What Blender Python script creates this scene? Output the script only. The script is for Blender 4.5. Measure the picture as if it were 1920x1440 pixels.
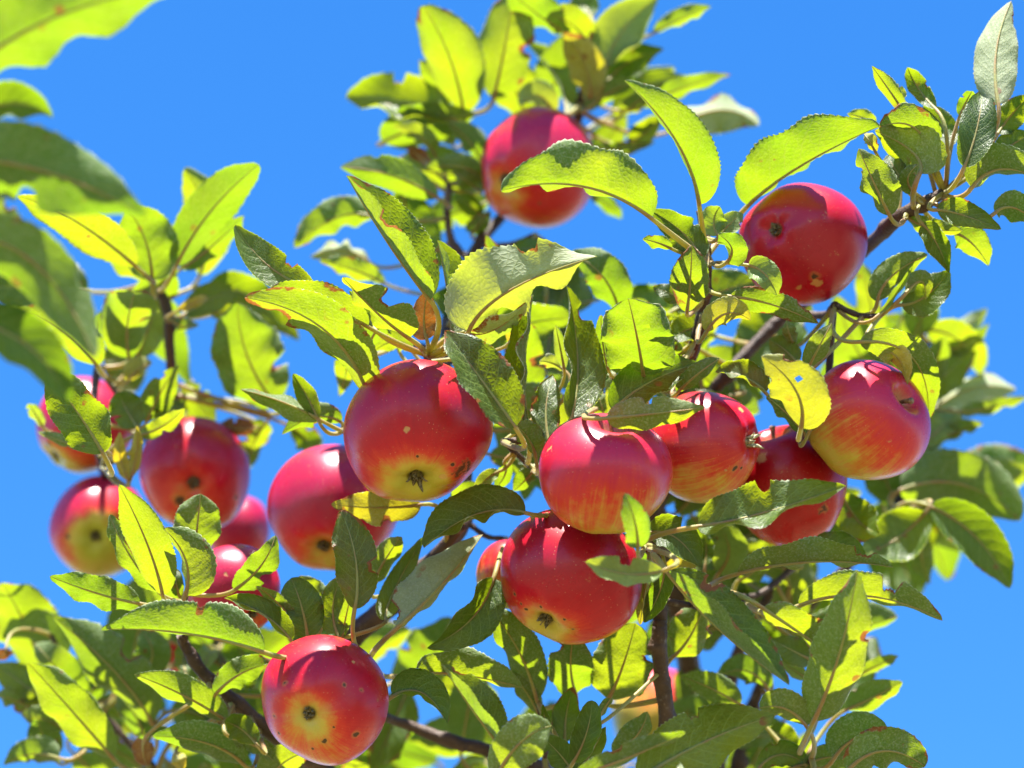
import bpy, math, random
import numpy as np
from mathutils import Vector, Matrix

for o in list(bpy.data.objects):
    bpy.data.objects.remove(o)
scene = bpy.context.scene
R = math.radians

# ------------------------------------------------------------------ camera
PITCH = R(33.0)
CAM = np.array([0.0, 0.0, 1.60])
FWD = np.array([0.0, math.cos(PITCH), math.sin(PITCH)])
UP = np.array([0.0, -math.sin(PITCH), math.cos(PITCH)])
RIGHT = np.array([1.0, 0.0, 0.0])
D0 = 1.50                      # distance of the sharp plane, metres
FOCAL = 105.0
K = 36.0 / (FOCAL * 1920.0)    # metres per photo pixel per metre of depth
PX = K * D0                    # size of one photo pixel on the sharp plane

cam = bpy.data.cameras.new('camera')
cam.lens = FOCAL
cam.sensor_width = 36.0
cam.clip_start = 0.05
cam.clip_end = 5000.0
cam.dof.use_dof = True
cam.dof.focus_distance = D0 - 0.018
cam.dof.aperture_fstop = 4.8
cam.dof.aperture_blades = 9
camo = bpy.data.objects.new('camera', cam)
scene.collection.objects.link(camo)
camo.location = CAM
camo.rotation_euler = (math.pi / 2 + PITCH, 0, 0)
scene.camera = camo

# ------------------------------------------------------------------ sky, sun
SUN_EL, SUN_AZ = 69.0, 188.0    # azimuth clockwise from +Y: behind the camera, high
world = bpy.data.worlds.new('World')
scene.world = world
world.use_nodes = True
wn = world.node_tree
wn.nodes.clear()
sky = wn.nodes.new('ShaderNodeTexSky')
sky.sky_type = 'NISHITA'
sky.sun_disc = False
sky.sun_elevation = R(SUN_EL)
sky.sun_rotation = R(SUN_AZ)
sky.altitude = 1500.0
sky.air_density = 0.95
sky.dust_density = 0.0
sky.ozone_density = 3.0
hs = wn.nodes.new('ShaderNodeHueSaturation')
hs.inputs['Hue'].default_value = 0.504
hs.inputs['Saturation'].default_value = 1.31
bg = wn.nodes.new('ShaderNodeBackground')
bg.inputs['Strength'].default_value = 0.082
wo = wn.nodes.new('ShaderNodeOutputWorld')
wn.links.new(sky.outputs[0], hs.inputs['Color'])
wn.links.new(hs.outputs[0], bg.inputs['Color'])
wn.links.new(bg.outputs[0], wo.inputs['Surface'])

sun = bpy.data.lights.new('sun', 'SUN')
sun.energy = 5.0
sun.angle = R(0.53)
sun.color = (1.0, 0.95, 0.86)
suno = bpy.data.objects.new('sun', sun)
scene.collection.objects.link(suno)
sd = Vector((math.sin(R(SUN_AZ)) * math.cos(R(SUN_EL)),
             math.cos(R(SUN_AZ)) * math.cos(R(SUN_EL)), math.sin(R(SUN_EL))))
suno.rotation_euler = sd.to_track_quat('Z', 'Y').to_euler()
suno.location = (0, -4, 12)

scene.view_settings.view_transform = 'Standard'
scene.view_settings.look = 'None'
scene.view_settings.exposure = 2.25
scene.view_settings.gamma = 1.0
scene.cycles.use_denoising = True
scene.cycles.max_bounces = 10
scene.cycles.diffuse_bounces = 6
scene.cycles.transmission_bounces = 8
scene.cycles.sample_clamp_indirect = 8.0

# ------------------------------------------------------------------ helpers
COL = scene.collection


def ZD(d):
    """distance from the lens; the back of the crown spreads out deeper"""
    return D0 + d + 0.6 * max(0.0, d - 0.075) + 0.5 * max(0.0, -0.15 - d)


def P(x, y, d=0.0):
    """a place in the tree: photo column, photo row, metres behind the sharp plane"""
    z = ZD(d)
    return CAM + FWD * z + RIGHT * ((x - 960) * K * z) + UP * (-(y - 720) * K * z)


def link(name, mesh, mats, parent=None, origin=None):
    ob = bpy.data.objects.new(name, mesh)
    for m in mats:
        mesh.materials.append(m)
    COL.objects.link(ob)
    w = Vector((0, 0, 0)) if origin is None else Vector(origin)
    ob['w'] = tuple(w)
    if parent is not None:
        ob.parent = parent
        ob.location = w - Vector(parent['w'])
    else:
        ob.location = w
    return ob


def empty(name, loc):
    e = bpy.data.objects.new(name, None)
    COL.objects.link(e)
    e.location = loc
    e['w'] = tuple(loc)
    e.empty_display_size = 0.02
    return e


def mesh_np(name, verts, faces, matidx=None, smooth=True, uv=None, wear=None):
    me = bpy.data.meshes.new(name)
    me.from_pydata([tuple(v) for v in verts], [], faces)
    if matidx is not None:
        me.polygons.foreach_set('material_index', np.array(matidx, dtype=np.int32))
    if smooth:
        me.polygons.foreach_set('use_smooth', np.ones(len(me.polygons), dtype=bool))
    if uv is not None:
        lay = me.uv_layers.new(name='UVMap')
        li = np.zeros(len(me.loops), dtype=np.int32)
        me.loops.foreach_get('vertex_index', li)
        lay.data.foreach_set('uv', np.asarray(uv, dtype=np.float32)[li].ravel())
    if wear is not None:
        me.attributes.new('worn', 'FLOAT', 'POINT').data.foreach_set('value', np.asarray(wear, dtype=np.float32))
    me.update()
    return me


def unit(v):
    return v / (np.linalg.norm(v, axis=-1, keepdims=True) + 1e-12)


def spline(pts, n):
    """Catmull-Rom through the rows of pts, n samples per span"""
    p = np.asarray(pts, float)
    if len(p) == 2:
        t = np.linspace(0, 1, n + 1)[:, None]
        return p[0] * (1 - t) + p[1] * t
    q = np.vstack([2 * p[0] - p[1], p, 2 * p[-1] - p[-2]])
    out = []
    for i in range(1, len(q) - 2):
        t = np.linspace(0, 1, n, endpoint=False)[:, None]
        a, b, c, d = q[i - 1], q[i], q[i + 1], q[i + 2]
        out.append(0.5 * (2 * b + (c - a) * t + (2 * a - 5 * b + 4 * c - d) * t ** 2
                          + (3 * b - a - 3 * c + d) * t ** 3))
    out.append(p[-1][None])
    return np.vstack(out)


def tube(path, rad, sides=8, cap=True):
    """verts, faces of a tube along path with radius per point"""
    path = np.asarray(path, float)
    n = len(path)
    T = unit(np.gradient(path, axis=0))
    ref = np.array([0.31, 0.52, 0.79])
    A = unit(np.cross(T, ref))
    B = np.cross(T, A)
    ang = np.linspace(0, 2 * math.pi, sides, endpoint=False)
    rad = np.asarray(rad, float)
    if rad.ndim == 1:
        rad = np.repeat(rad[:, None], sides, 1)
    v = path[:, None, :] + rad[:, :, None] * (np.cos(ang)[None, :, None] * A[:, None, :]
                                              + np.sin(ang)[None, :, None] * B[:, None, :])
    v = v.reshape(-1, 3)
    f = []
    for i in range(n - 1):
        for j in range(sides):
            k = (j + 1) % sides
            f.append((i * sides + j, i * sides + k, (i + 1) * sides + k, (i + 1) * sides + j))
    if cap:
        f.append(tuple(range(sides - 1, -1, -1)))
        f.append(tuple((n - 1) * sides + j for j in range(sides)))
    return v, f


# ------------------------------------------------------------------ node helper
class NT:
    def __init__(self, name):
        self.m = bpy.data.materials.new(name)
        self.m.use_nodes = True
        self.t = self.m.node_tree
        self.t.nodes.clear()
        self.out = self.t.nodes.new('ShaderNodeOutputMaterial')

    def put(self, sock, v):
        if isinstance(v, bpy.types.NodeSocket):
            self.t.links.new(v, sock)
        elif isinstance(v, (tuple, list)) and len(v) == 3 and sock.type == 'RGBA':
            sock.default_value = (*v, 1.0)
        else:
            sock.default_value = v

    def node(self, typ, out=0, inputs=None, **kw):
        n = self.t.nodes.new(typ)
        for k, v in kw.items():
            setattr(n, k, v)
        for k, v in (inputs or {}).items():
            self.put(n.inputs[k], v)
        return n.outputs[out] if out is not None else n

    def math(self, op, a, b=0.0, c=0.0, clamp=False):
        return self.node('ShaderNodeMath', 0, {0: a, 1: b, 2: c}, operation=op, use_clamp=clamp)

    def step(self, v, lo, hi, a=0.0, b=1.0):
        return self.node('ShaderNodeMapRange', 0, {0: v, 1: lo, 2: hi, 3: a, 4: b}, interpolation_type='SMOOTHSTEP')

    def mix(self, f, a, b, blend='MIX'):
        n = self.t.nodes.new('ShaderNodeMix')
        n.data_type = 'RGBA'
        n.blend_type = blend
        self.put(n.inputs[0], f)
        self.put(n.inputs[6], a)
        self.put(n.inputs[7], b)
        return n.outputs[2]

    def noise(self, vec, scale, detail=3.0, rough=0.55, out=0):
        return self.node('ShaderNodeTexNoise', out, {'Vector': vec, 'Scale': scale, 'Detail': detail, 'Roughness': rough})

    def vmath(self, op, a, b=(0, 0, 0), out=0):
        return self.node('ShaderNodeVectorMath', out, {0: a, 1: b}, operation=op)

    def combine(self, x, y, z):
        return self.node('ShaderNodeCombineXYZ', 0, {0: x, 1: y, 2: z})

    def done(self, shader):
        self.t.links.new(shader, self.out.inputs['Surface'])
        return self.m


def leaf_material(name, upper, under, trans, dead=0.0, pale=0.0):
    N = NT(name)
    uvn = N.node('ShaderNodeUVMap')
    sep = N.node('ShaderNodeSeparateXYZ', None, {0: uvn})
    u = N.math('MULTIPLY_ADD', sep.outputs[0], 2.0, -1.0)
    s = sep.outputs[1]
    x = N.math('ABSOLUTE', u)
    info = N.node('ShaderNodeObjectInfo', None)
    isl = N.node('ShaderNodeNewGeometry', 'Random Per Island')
    rnd = N.math('FRACT', N.math('ADD', info.outputs['Random'], isl))
    tc = N.node('ShaderNodeTexCoord', None)
    off = N.combine(N.math('MULTIPLY', rnd, 37.0), N.math('MULTIPLY', rnd, 91.0), 0.0)
    pos = N.vmath('ADD', tc.outputs['Object'], off)
    # veins: midrib, curved side veins, fine net
    warp = N.noise(pos, 60.0, 2.0)
    half = N.math('MULTIPLY', N.math('SIGN', u), 0.04)
    ph = N.math('SUBTRACT', N.math('ADD', s, half), N.math('MULTIPLY', N.math('POWER', x, 1.25), 0.24))
    ph = N.math('ADD', ph, N.math('MULTIPLY', N.math('SUBTRACT', warp, 0.5), 0.05))
    fr = N.math('FRACT', N.math('MULTIPLY', ph, 8.5))
    tri = N.math('MULTIPLY', N.math('ABSOLUTE', N.math('SUBTRACT', fr, 0.5)), 2.0)   # 1 on a vein
    side = N.math('MULTIPLY', N.step(tri, 0.90, 0.99), N.step(x, 1.0, 0.55, 0.15, 1.0))
    mid = N.step(x, 0.055, 0.012)
    net_v = N.combine(N.math('MULTIPLY', u, 5.0), N.math('MULTIPLY', s, 13.0), N.math('MULTIPLY', rnd, 50.0))
    net_d = N.node('ShaderNodeTexVoronoi', 'Distance', {'Vector': net_v, 'Scale': 1.9}, feature='DISTANCE_TO_EDGE')
    net = N.step(net_d, 0.09, 0.015)
    vein = N.math('MAXIMUM', N.math('MAXIMUM', mid, side), N.math('MULTIPLY', net, 0.42))
    # slow colour change
    slow = N.noise(pos, 28.0, 3.0)
    fine = N.noise(pos, 420.0, 3.0)
    hue = N.math('ADD', N.math('MULTIPLY', rnd, 0.75), N.math('MULTIPLY', N.math('SUBTRACT', slow, 0.5), 1.1), clamp=True)
    up = N.mix(hue, upper[0], upper[1])
    dn = N.mix(hue, under[0], under[1])
    tr = N.mix(hue, trans[0], trans[1])
    shade = N.math('MULTIPLY_ADD', fine, 0.7, 0.65)
    gv = N.combine(shade, shade, shade)
    up = N.mix(1.0, up, gv, 'MULTIPLY')
    dn = N.mix(0.6, dn, gv, 'MULTIPLY')
    tr = N.mix(0.45, tr, gv, 'MULTIPLY')
    up = N.mix(N.math('MULTIPLY', vein, 0.8), up, (0.17, 0.25, 0.06))
    dn = N.mix(N.math('MULTIPLY', vein, 0.45), dn, (0.26, 0.30, 0.11))
    tr = N.mix(N.math('MULTIPLY', vein, 0.35), tr, (0.27, 0.28, 0.04))
    # woolly pale margin
    rim = N.step(x, 0.945, 0.995)
    up = N.mix(N.math('MULTIPLY', rim, 0.65), up, (0.50, 0.54, 0.34))
    dn = N.mix(N.math('MULTIPLY', rim, 0.65), dn, (0.58, 0.60, 0.42))
    # scorch along some margins, small scab spots
    sc_n = N.noise(pos, 75.0, 4.0, 0.65)
    edge = N.math('ADD', N.math('MULTIPLY', N.step(x, 0.55, 1.0), 0.16), N.math('MULTIPLY', N.step(s, 0.75, 1.0), 0.13))
    edge = N.math('ADD', edge, N.math('MULTIPLY', N.math('SUBTRACT', N.math('FRACT', N.math('MULTIPLY', rnd, 13.7)), 0.70), 0.30))
    worn = N.node('ShaderNodeAttribute', 'Fac', attribute_name='worn')
    edge = N.math('ADD', edge, N.math('MULTIPLY', worn, 0.30))
    scorch = N.step(N.math('ADD', sc_n, edge), 0.74 - dead, 0.80 - dead)
    vs = N.node('ShaderNodeTexVoronoi', None, {'Vector': pos, 'Scale': 120.0}, feature='F1')
    spot = N.step(N.math('SUBTRACT', vs.outputs['Distance'],
                         N.math('MULTIPLY', N.node('ShaderNodeSeparateXYZ', 0, {0: vs.outputs['Color']}), 0.30)), 0.05, -0.02)
    spot = N.math('MULTIPLY', spot, N.step(N.noise(pos, 45.0, 2.0), 0.56, 0.66))
    brown = N.math('MAXIMUM', scorch, N.math('MULTIPLY', spot, 0.85), clamp=True)
    bcol = N.mix(N.noise(pos, 160.0, 3.0), (0.07, 0.025, 0.010), (0.26, 0.105, 0.030))
    up = N.mix(brown, up, bcol)
    dn = N.mix(brown, dn, bcol)
    tr = N.mix(brown, tr, N.mix(0.5, bcol, (0.42, 0.13, 0.015)))
    # relief
    hgt = N.math('SUBTRACT', N.math('MULTIPLY', N.step(tri, 1.0, 0.2), 0.55), N.math('MULTIPLY', vein, 0.6))
    hgt = N.math('ADD', hgt, N.math('MULTIPLY', N.step(net_d, 0.0, 0.35), 0.45))
    hgt = N.math('ADD', hgt, N.math('MULTIPLY', fine, 0.25))
    bump = N.node('ShaderNodeBump', 0, {'Strength': 0.26, 'Distance': 0.0009, 'Height': hgt})
    back = N.node('ShaderNodeNewGeometry', 'Backfacing')
    fz = N.step(N.noise(pos, 950.0, 2.0), 0.45, 0.7)
    dn = N.mix(N.math('MULTIPLY', fz, 0.22), dn, (0.55, 0.57, 0.45))
    top = N.node('ShaderNodeBsdfPrincipled', 0, {'Base Color': up, 'Roughness': N.math('MULTIPLY_ADD', fine, 0.25, 0.30),
                                                 'Specular IOR Level': 0.30, 'Normal': bump})
    low = N.node('ShaderNodeBsdfPrincipled', 0, {'Base Color': dn, 'Roughness': 0.62, 'Specular IOR Level': 0.12,
                                                 'Sheen Weight': 0.12, 'Sheen Roughness': 0.5, 'Normal': bump})
    refl = N.node('ShaderNodeMixShader', 0, {0: back, 1: top, 2: low})
    tl = N.node('ShaderNodeBsdfTranslucent', 0, {'Color': tr, 'Normal': bump})
    return N.done(N.node('ShaderNodeMixShader', 0, {0: 0.34, 1: refl, 2: tl}))


M_GREEN = leaf_material('leaf_green', ((0.004, 0.019, 0.005), (0.010, 0.038, 0.007)),
                        ((0.050, 0.094, 0.028), (0.085, 0.130, 0.042)),
                        ((0.25, 0.42, 0.005), (0.50, 0.56, 0.005)))
M_YELLOW = leaf_material('leaf_yellowing', ((0.10, 0.14, 0.012), (0.30, 0.25, 0.015)),
                         ((0.24, 0.26, 0.07), (0.38, 0.33, 0.07)),
                         ((0.43, 0.43, 0.007), (0.56, 0.38, 0.006)), dead=0.05)
M_BROWN = leaf_material('leaf_dead', ((0.10, 0.045, 0.015), (0.24, 0.11, 0.03)),
                        ((0.16, 0.07, 0.02), (0.30, 0.15, 0.05)),
                        ((0.12, 0.030, 0.004), (0.24, 0.070, 0.006)), dead=0.14)
M_PALE = leaf_material('leaf_pale_sunlit', ((0.10, 0.17, 0.05), (0.17, 0.23, 0.09)),  # pale leaves, and sunlit ones with the sun's whitening put into the colour
                       ((0.20, 0.245, 0.15), (0.29, 0.32, 0.22)),
                       ((0.30, 0.42, 0.012), (0.46, 0.50, 0.02)))
M_FRESH = leaf_material('leaf_fresh', ((0.006, 0.030, 0.006), (0.014, 0.052, 0.008)),
                        ((0.06, 0.115, 0.030), (0.09, 0.145, 0.042)),
                        ((0.22, 0.40, 0.005), (0.34, 0.47, 0.005)), dead=-0.35)
LEAFMAT = {'f': M_FRESH, 'g': M_GREEN, 'y': M_YELLOW, 'b': M_BROWN, 'p': M_PALE}


def petiole_material():
    N = NT('leaf_stalk')
    tc = N.node('ShaderNodeTexCoord', None)
    n = N.noise(tc.outputs['Object'], 90.0, 3.0)
    c = N.mix(N.step(n, 0.35, 0.7), (0.27, 0.28, 0.070), (0.30, 0.155, 0.062))
    b = N.node('ShaderNodeBump', 0, {'Strength': 0.3, 'Distance': 0.0005, 'Height': N.noise(tc.outputs['Object'], 900.0, 2.0)})
    p = N.node('ShaderNodeBsdfPrincipled', 0, {'Base Color': c, 'Roughness': 0.5, 'Sheen Weight': 0.2, 'Normal': b})
    tl = N.node('ShaderNodeBsdfTranslucent', 0, {'Color': (0.62, 0.56, 0.05)})
    return N.done(N.node('ShaderNodeMixShader', 0, {0: 0.33, 1: p, 2: tl}))


M_STALK = petiole_material()


def bark_material():
    N = NT('bark')
    tc = N.node('ShaderNodeTexCoord', None)
    o = tc.outputs['Object']
    n1 = N.noise(o, 55.0, 5.0, 0.65)
    n2 = N.noise(o, 340.0, 4.0, 0.6)
    c = N.mix(N.step(n1, 0.3, 0.7), (0.026, 0.015, 0.011), (0.082, 0.050, 0.034))
    c = N.mix(N.step(N.noise(o, 120.0, 3.0), 0.60, 0.70), c, (0.13, 0.11, 0.095))
    v = N.node('ShaderNodeTexVoronoi', 'Distance', {'Vector': o, 'Scale': 260.0})
    c = N.mix(N.step(v, 0.16, 0.06), c, (0.17, 0.12, 0.08))
    h = N.math('ADD', N.math('MULTIPLY', n1, 0.7), N.math('MULTIPLY', n2, 0.6))
    b = N.node('ShaderNodeBump', 0, {'Strength': 0.8, 'Distance': 0.0022, 'Height': h})
    return N.done(N.node('ShaderNodeBsdfPrincipled', 0, {'Base Color': c, 'Roughness': 0.62, 'Specular IOR Level': 0.35, 'Normal': b}))


M_BARK = bark_material()


def apple_material(idx, rad, blush, bias, calyx, spots, red):
    """blush: local direction of the sun-reddened cheek; spots: (local unit-space point, radius, kind)"""
    N = NT('apple_skin_%d' % idx)
    tc = N.node('ShaderNodeTexCoord', None)
    pos = N.vmath('MULTIPLY', tc.outputs['Object'], (1 / rad, 1 / rad, 1 / rad))
    seedp = N.vmath('ADD', pos, (idx * 3.7, idx * 1.9, idx * 5.3))
    sep = N.node('ShaderNodeSeparateXYZ', None, {0: pos})
    z = sep.outputs[2]
    flat = N.vmath('NORMALIZE', N.combine(sep.outputs[0], sep.outputs[1], 0.0))
    rho = N.vmath('LENGTH', N.combine(sep.outputs[0], sep.outputs[1], 0.0), out=1)
    fs = N.node('ShaderNodeSeparateXYZ', None, {0: flat})
    zz = N.math('MULTIPLY_ADD', z, 0.55, idx * 1.3)
    stv = N.combine(N.math('MULTIPLY', fs.outputs[0], 9.0), N.math('MULTIPLY', fs.outputs[1], 9.0), zz)
    streak = N.noise(stv, 1.7, 4.0, 0.62)
    streak2 = N.noise(N.combine(N.math('MULTIPLY', fs.outputs[0], 34.0), N.math('MULTIPLY', fs.outputs[1], 34.0), N.math('MULTIPLY', zz, 2.2)), 1.0, 2.0)
    mott = N.noise(seedp, 2.3, 4.0)
    dirn = N.vmath('DOT_PRODUCT', N.vmath('NORMALIZE', pos), blush, out=1)
    b = N.math('MULTIPLY_ADD', dirn, 0.62, bias)
    polar = N.step(rho, 0.15, 0.85, 0.25, 1.0)
    b = N.math('ADD', b, N.math('MULTIPLY', N.math('MULTIPLY', N.math('SUBTRACT', streak, 0.5), polar), 0.46))
    b = N.math('ADD', b, N.math('MULTIPLY', N.math('MULTIPLY', N.math('SUBTRACT', streak2, 0.5), polar), 0.40))
    b = N.math('ADD', b, N.math('MULTIPLY', N.math('SUBTRACT', mott, 0.5), 0.60))
    b = N.math('ADD', b, N.math('MULTIPLY', N.math('SUBTRACT', N.noise(seedp, 7.0, 4.0, 0.6), 0.5), 0.34))
    cal = N.math('MULTIPLY', N.step(z, -0.38, -0.95), N.step(rho, 0.80, 0.0))
    b = N.math('SUBTRACT', b, N.math('MULTIPLY', cal, calyx))
    b = N.math('SUBTRACT', b, N.math('MULTIPLY', N.math('MULTIPLY', N.step(z, 0.45, 0.8), N.step(rho, 0.34, 0.05)), 0.55))
    ramp = N.node('ShaderNodeValToRGB', None, {0: N.math('MULTIPLY_ADD', b, 0.5, 0.5)})
    cr = ramp.color_ramp
    cols = [(0.08, (0.36, 0.36, 0.035)), (0.28, (0.46, 0.34, 0.045)), (0.39, (0.50, 0.15, 0.028)),
            (0.49, (0.50, 0.030, 0.016)), (0.63, (red[0], red[1], red[2])), (0.92, (red[0] * 0.72, red[1] * 0.7, red[2] * 1.15))]
    while len(cr.elements) < len(cols):
        cr.elements.new(0.5)
    for e, (p_, c_) in zip(cr.elements, cols):
        e.position = p_
        e.color = (*c_, 1)
    col = ramp.outputs[0]
    # lenticels
    vl = N.node('ShaderNodeTexVoronoi', None, {'Vector': seedp, 'Scale': 18.0, 'Randomness': 1.0})
    rs = N.node('ShaderNodeSeparateXYZ', 0, {0: vl.outputs['Color']})
    lent = N.step(N.math('SUBTRACT', vl.outputs['Distance'], N.math('MULTIPLY', rs, 0.09)), 0.065, 0.0)
    col = N.mix(N.math('MULTIPLY', lent, 0.52), col, (0.66, 0.36, 0.20))
    # russet net here and there
    rus = N.math('MULTIPLY', N.step(N.noise(seedp, 3.1, 5.0, 0.7), 0.64, 0.72), N.step(N.noise(seedp, 24.0, 2.0), 0.5, 0.62))
    col = N.mix(N.math('MULTIPLY', rus, 0.5), col, (0.46, 0.30, 0.10))
    # scabs, stings and rubbed places
    rough_add = 0.0
    hgt = N.math('MULTIPLY', N.noise(seedp, 16.0, 4.0), 0.35)
    hgt = N.math('ADD', hgt, N.math('MULTIPLY', lent, 0.25))
    allsp = None
    for (c, r, kind) in spots:
        wob = N.vmath('SCALE', N.vmath('SUBTRACT', N.noise(seedp, 9.0, 3.0, out=1), (0.5, 0.5, 0.5)))
        wob.node.inputs['Scale'].default_value = r * 2.0
        d = N.vmath('DISTANCE', N.vmath('ADD', pos, wob), c, out=1)
        if kind == 'k':        # black scab with pale halo
            col = N.mix(N.step(d, r * 1.9, r * 1.0, 0, 0.32), col, (0.36, 0.24, 0.06))
            m = N.step(d, r * 1.15, r * 0.7)
            col = N.mix(N.math('MULTIPLY', m, 0.93), col, (0.035, 0.026, 0.014))
        elif kind == 's':      # sooty mottled blotch
            m = N.math('MULTIPLY', N.step(d, r * 1.2, r * 0.75), N.step(N.noise(seedp, 13.0, 3.0), 0.42, 0.52))
            col = N.mix(N.step(d, r * 1.3, r * 0.8, 0, 0.5), col, (0.36, 0.16, 0.04))
            col = N.mix(N.math('MULTIPLY', m, 0.9), col, (0.045, 0.022, 0.012))
        else:                  # tan russet patch
            m = N.step(d, r * 1.1, r * 0.75)
            col = N.mix(N.math('MULTIPLY', m, 0.75), col, (0.46, 0.28, 0.09))
        allsp = m if allsp is None else N.math('MAXIMUM', allsp, m)
    # calyx basin and stalk cavity: corky dark floor
    cork = N.math('MULTIPLY', N.step(rho, 0.15, 0.07), N.step(z, 0.0, -0.2))
    col = N.mix(N.math('MULTIPLY', cork, 0.85), col, (0.10, 0.085, 0.03))
    rc = N.math('MULTIPLY', N.step(N.math('ADD', rho, N.math('MULTIPLY', N.math('SUBTRACT', streak, 0.5), 0.25)), 0.26, 0.08), N.step(z, 0.2, 0.5))
    col = N.mix(N.math('MULTIPLY', rc, 0.6), col, (0.36, 0.27, 0.09))
    rough = N.math('MULTIPLY_ADD', mott, 0.12, 0.22)
    if allsp is not None:
        rough = N.math('MULTIPLY_ADD', allsp, 0.45, rough)
        hgt = N.math('SUBTRACT', hgt, N.math('MULTIPLY', allsp, 1.4))
    bump = N.node('ShaderNodeBump', 0, {'Strength': 0.28, 'Distance': 0.0008, 'Height': hgt})
    p = N.node('ShaderNodeBsdfPrincipled', 0, {'Base Color': col, 'Roughness': rough, 'Specular IOR Level': 0.22, 'Normal': bump,
                                               'Subsurface Weight': 0.10, 'Subsurface Radius': (0.006, 0.0025, 0.001),
                                               'Subsurface Scale': 0.6, 'Coat Weight': 0.30, 'Coat Roughness': 0.40, 'Coat IOR': 1.45})
    return N.done(p)


def plain_material(name, c1, c2, scale, rough=0.7, bump=0.4):
    N = NT(name)
    tc = N.node('ShaderNodeTexCoord', None)
    n = N.noise(tc.outputs['Object'], scale, 4.0, 0.6)
    c = N.mix(N.step(n, 0.35, 0.65), c1, c2)
    b = N.node('ShaderNodeBump', 0, {'Strength': bump, 'Distance': 0.0008, 'Height': n})
    return N.done(N.node('ShaderNodeBsdfPrincipled', 0, {'Base Color': c, 'Roughness': rough, 'Normal': b}))


M_CALYX = plain_material('dry_sepal', (0.055, 0.045, 0.02), (0.19, 0.15, 0.06), 700.0)
M_CALYX_PALE = plain_material('woolly_sepal', (0.26, 0.26, 0.13), (0.62, 0.60, 0.42), 700.0)
M_STEM = plain_material('apple_stalk', (0.10, 0.05, 0.025), (0.26, 0.16, 0.06), 500.0)
M_GROUND = plain_material('orchard_grass', (0.080, 0.068, 0.026), (0.17, 0.132, 0.056), 1.3, 0.95, 0.2)

# ------------------------------------------------------------------ ground
gv = [(-1500, -1500, 0), (1500, -1500, 0), (1500, 1500, 0), (-1500, 1500, 0)]
g = link('ground', mesh_np('ground', gv, [(0, 1, 2, 3)], smooth=False), [M_GROUND])
g['kind'] = 'structure'
g['label'] = 'dry grass ground of the orchard under the tree'

# ------------------------------------------------------------------ the tree: trunk and branches
HEAD = np.array([0.10, 1.95, 1.42])
tree = empty('apple_tree', (0.10, 1.95, 0.0))
tree['label'] = 'apple tree with sunlit green leaves carrying all the red apples'
tree['category'] = 'apple tree'
rng = random.Random(5)
nrg = np.random.default_rng(11)


def branch(name, pts, closing=()):
    """pts: 'x,y,d,r ...' in photo pixels and metres; closing: world points with radii further down"""
    rows = []
    for tok in pts.split():
        x, y, d, r = (float(t) for t in tok.split(','))
        rows.append([*P(x, y, d), r * K * ZD(d)])
    for c in closing:
        rows.append(list(c))
    sp = spline(rows, 26)
    path, rad = sp[:, :3], np.abs(sp[:, 3])
    L = np.concatenate([[0], np.cumsum(np.linalg.norm(np.diff(path, axis=0), axis=1))])
    # buds, nodes and uneven bark
    r2 = np.repeat(rad[:, None], 10, 1)
    ph = nrg.uniform(0, 6.28, 4)
    r2 *= 1 + 0.05 * np.sin(L[:, None] * 37 + ph[0]) + 0.04 * np.sin(L[:, None] * 95 + ph[1])
    nz = nrg.normal(0, 1, r2.shape)
    for _ in range(10):
        nz[1:-1] = (nz[:-2] + nz[1:-1] + nz[2:]) / 3
    r2 *= 1 + 0.16 * nz
    q = 0.0
    while q < min(L[-1], 0.8):                     # buds sit on one side, at uneven steps
        q += nrg.uniform(0.012, 0.045)
        sd_ = np.cos((np.arange(10) / 10 * 2 * math.pi) - nrg.uniform(0, 6.28)).clip(0, 1) ** 2
        r2 *= 1 + (0.10 + nrg.uniform(.1, .6) * sd_)[None, :] * np.exp(-((L[:, None] - q) / nrg.uniform(.002, .005)) ** 2)
    wig = nrg.normal(0, 1, path.shape) * rad[:, None] * 0.02
    wig[0] = 0
    o = path[0].copy()
    v, f = tube(path + wig - o, r2, 10)
    ob = link(name, mesh_np(name, v, f), [M_BARK], tree, o)
    BR.append((ob, path, rad))
    return ob


BR = []


def down(x, y, d, r):
    w = P(x, y, d)
    return [[*w, r * 3e-4], [*(w * 0.45 + HEAD * 0.55), r * 4e-4], [*(HEAD - np.array([0, 0, 0.12])), r * 5.5e-4]]


# trunk
tp = np.array([[0.06, 1.93, -0.05], [0.11, 1.96, 0.45], [0.07, 1.95, 0.95], [0.10, 1.95, 1.30], [0.12, 1.96, 1.50]])
tr = np.array([0.125, 0.085, 0.075, 0.072, 0.05])
tt = spline(np.hstack([tp, tr[:, None]]), 14)
rr = np.repeat(tt[:, 3][:, None], 18, 1) * (1 + nrg.normal(0, 0.035, (len(tt), 18)))
rr[:6] *= 1.0 + 0.35 * np.linspace(1, 0, 6)[:, None] * (0.5 + 0.5 * np.cos(np.linspace(0, 2 * math.pi, 18, endpoint=False) * 5))[None, :]
v, f = tube(tt[:, :3] - tp[0], rr, 18)
link('trunk', mesh_np('trunk', v, f), [M_BARK], tree, tp[0])

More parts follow.
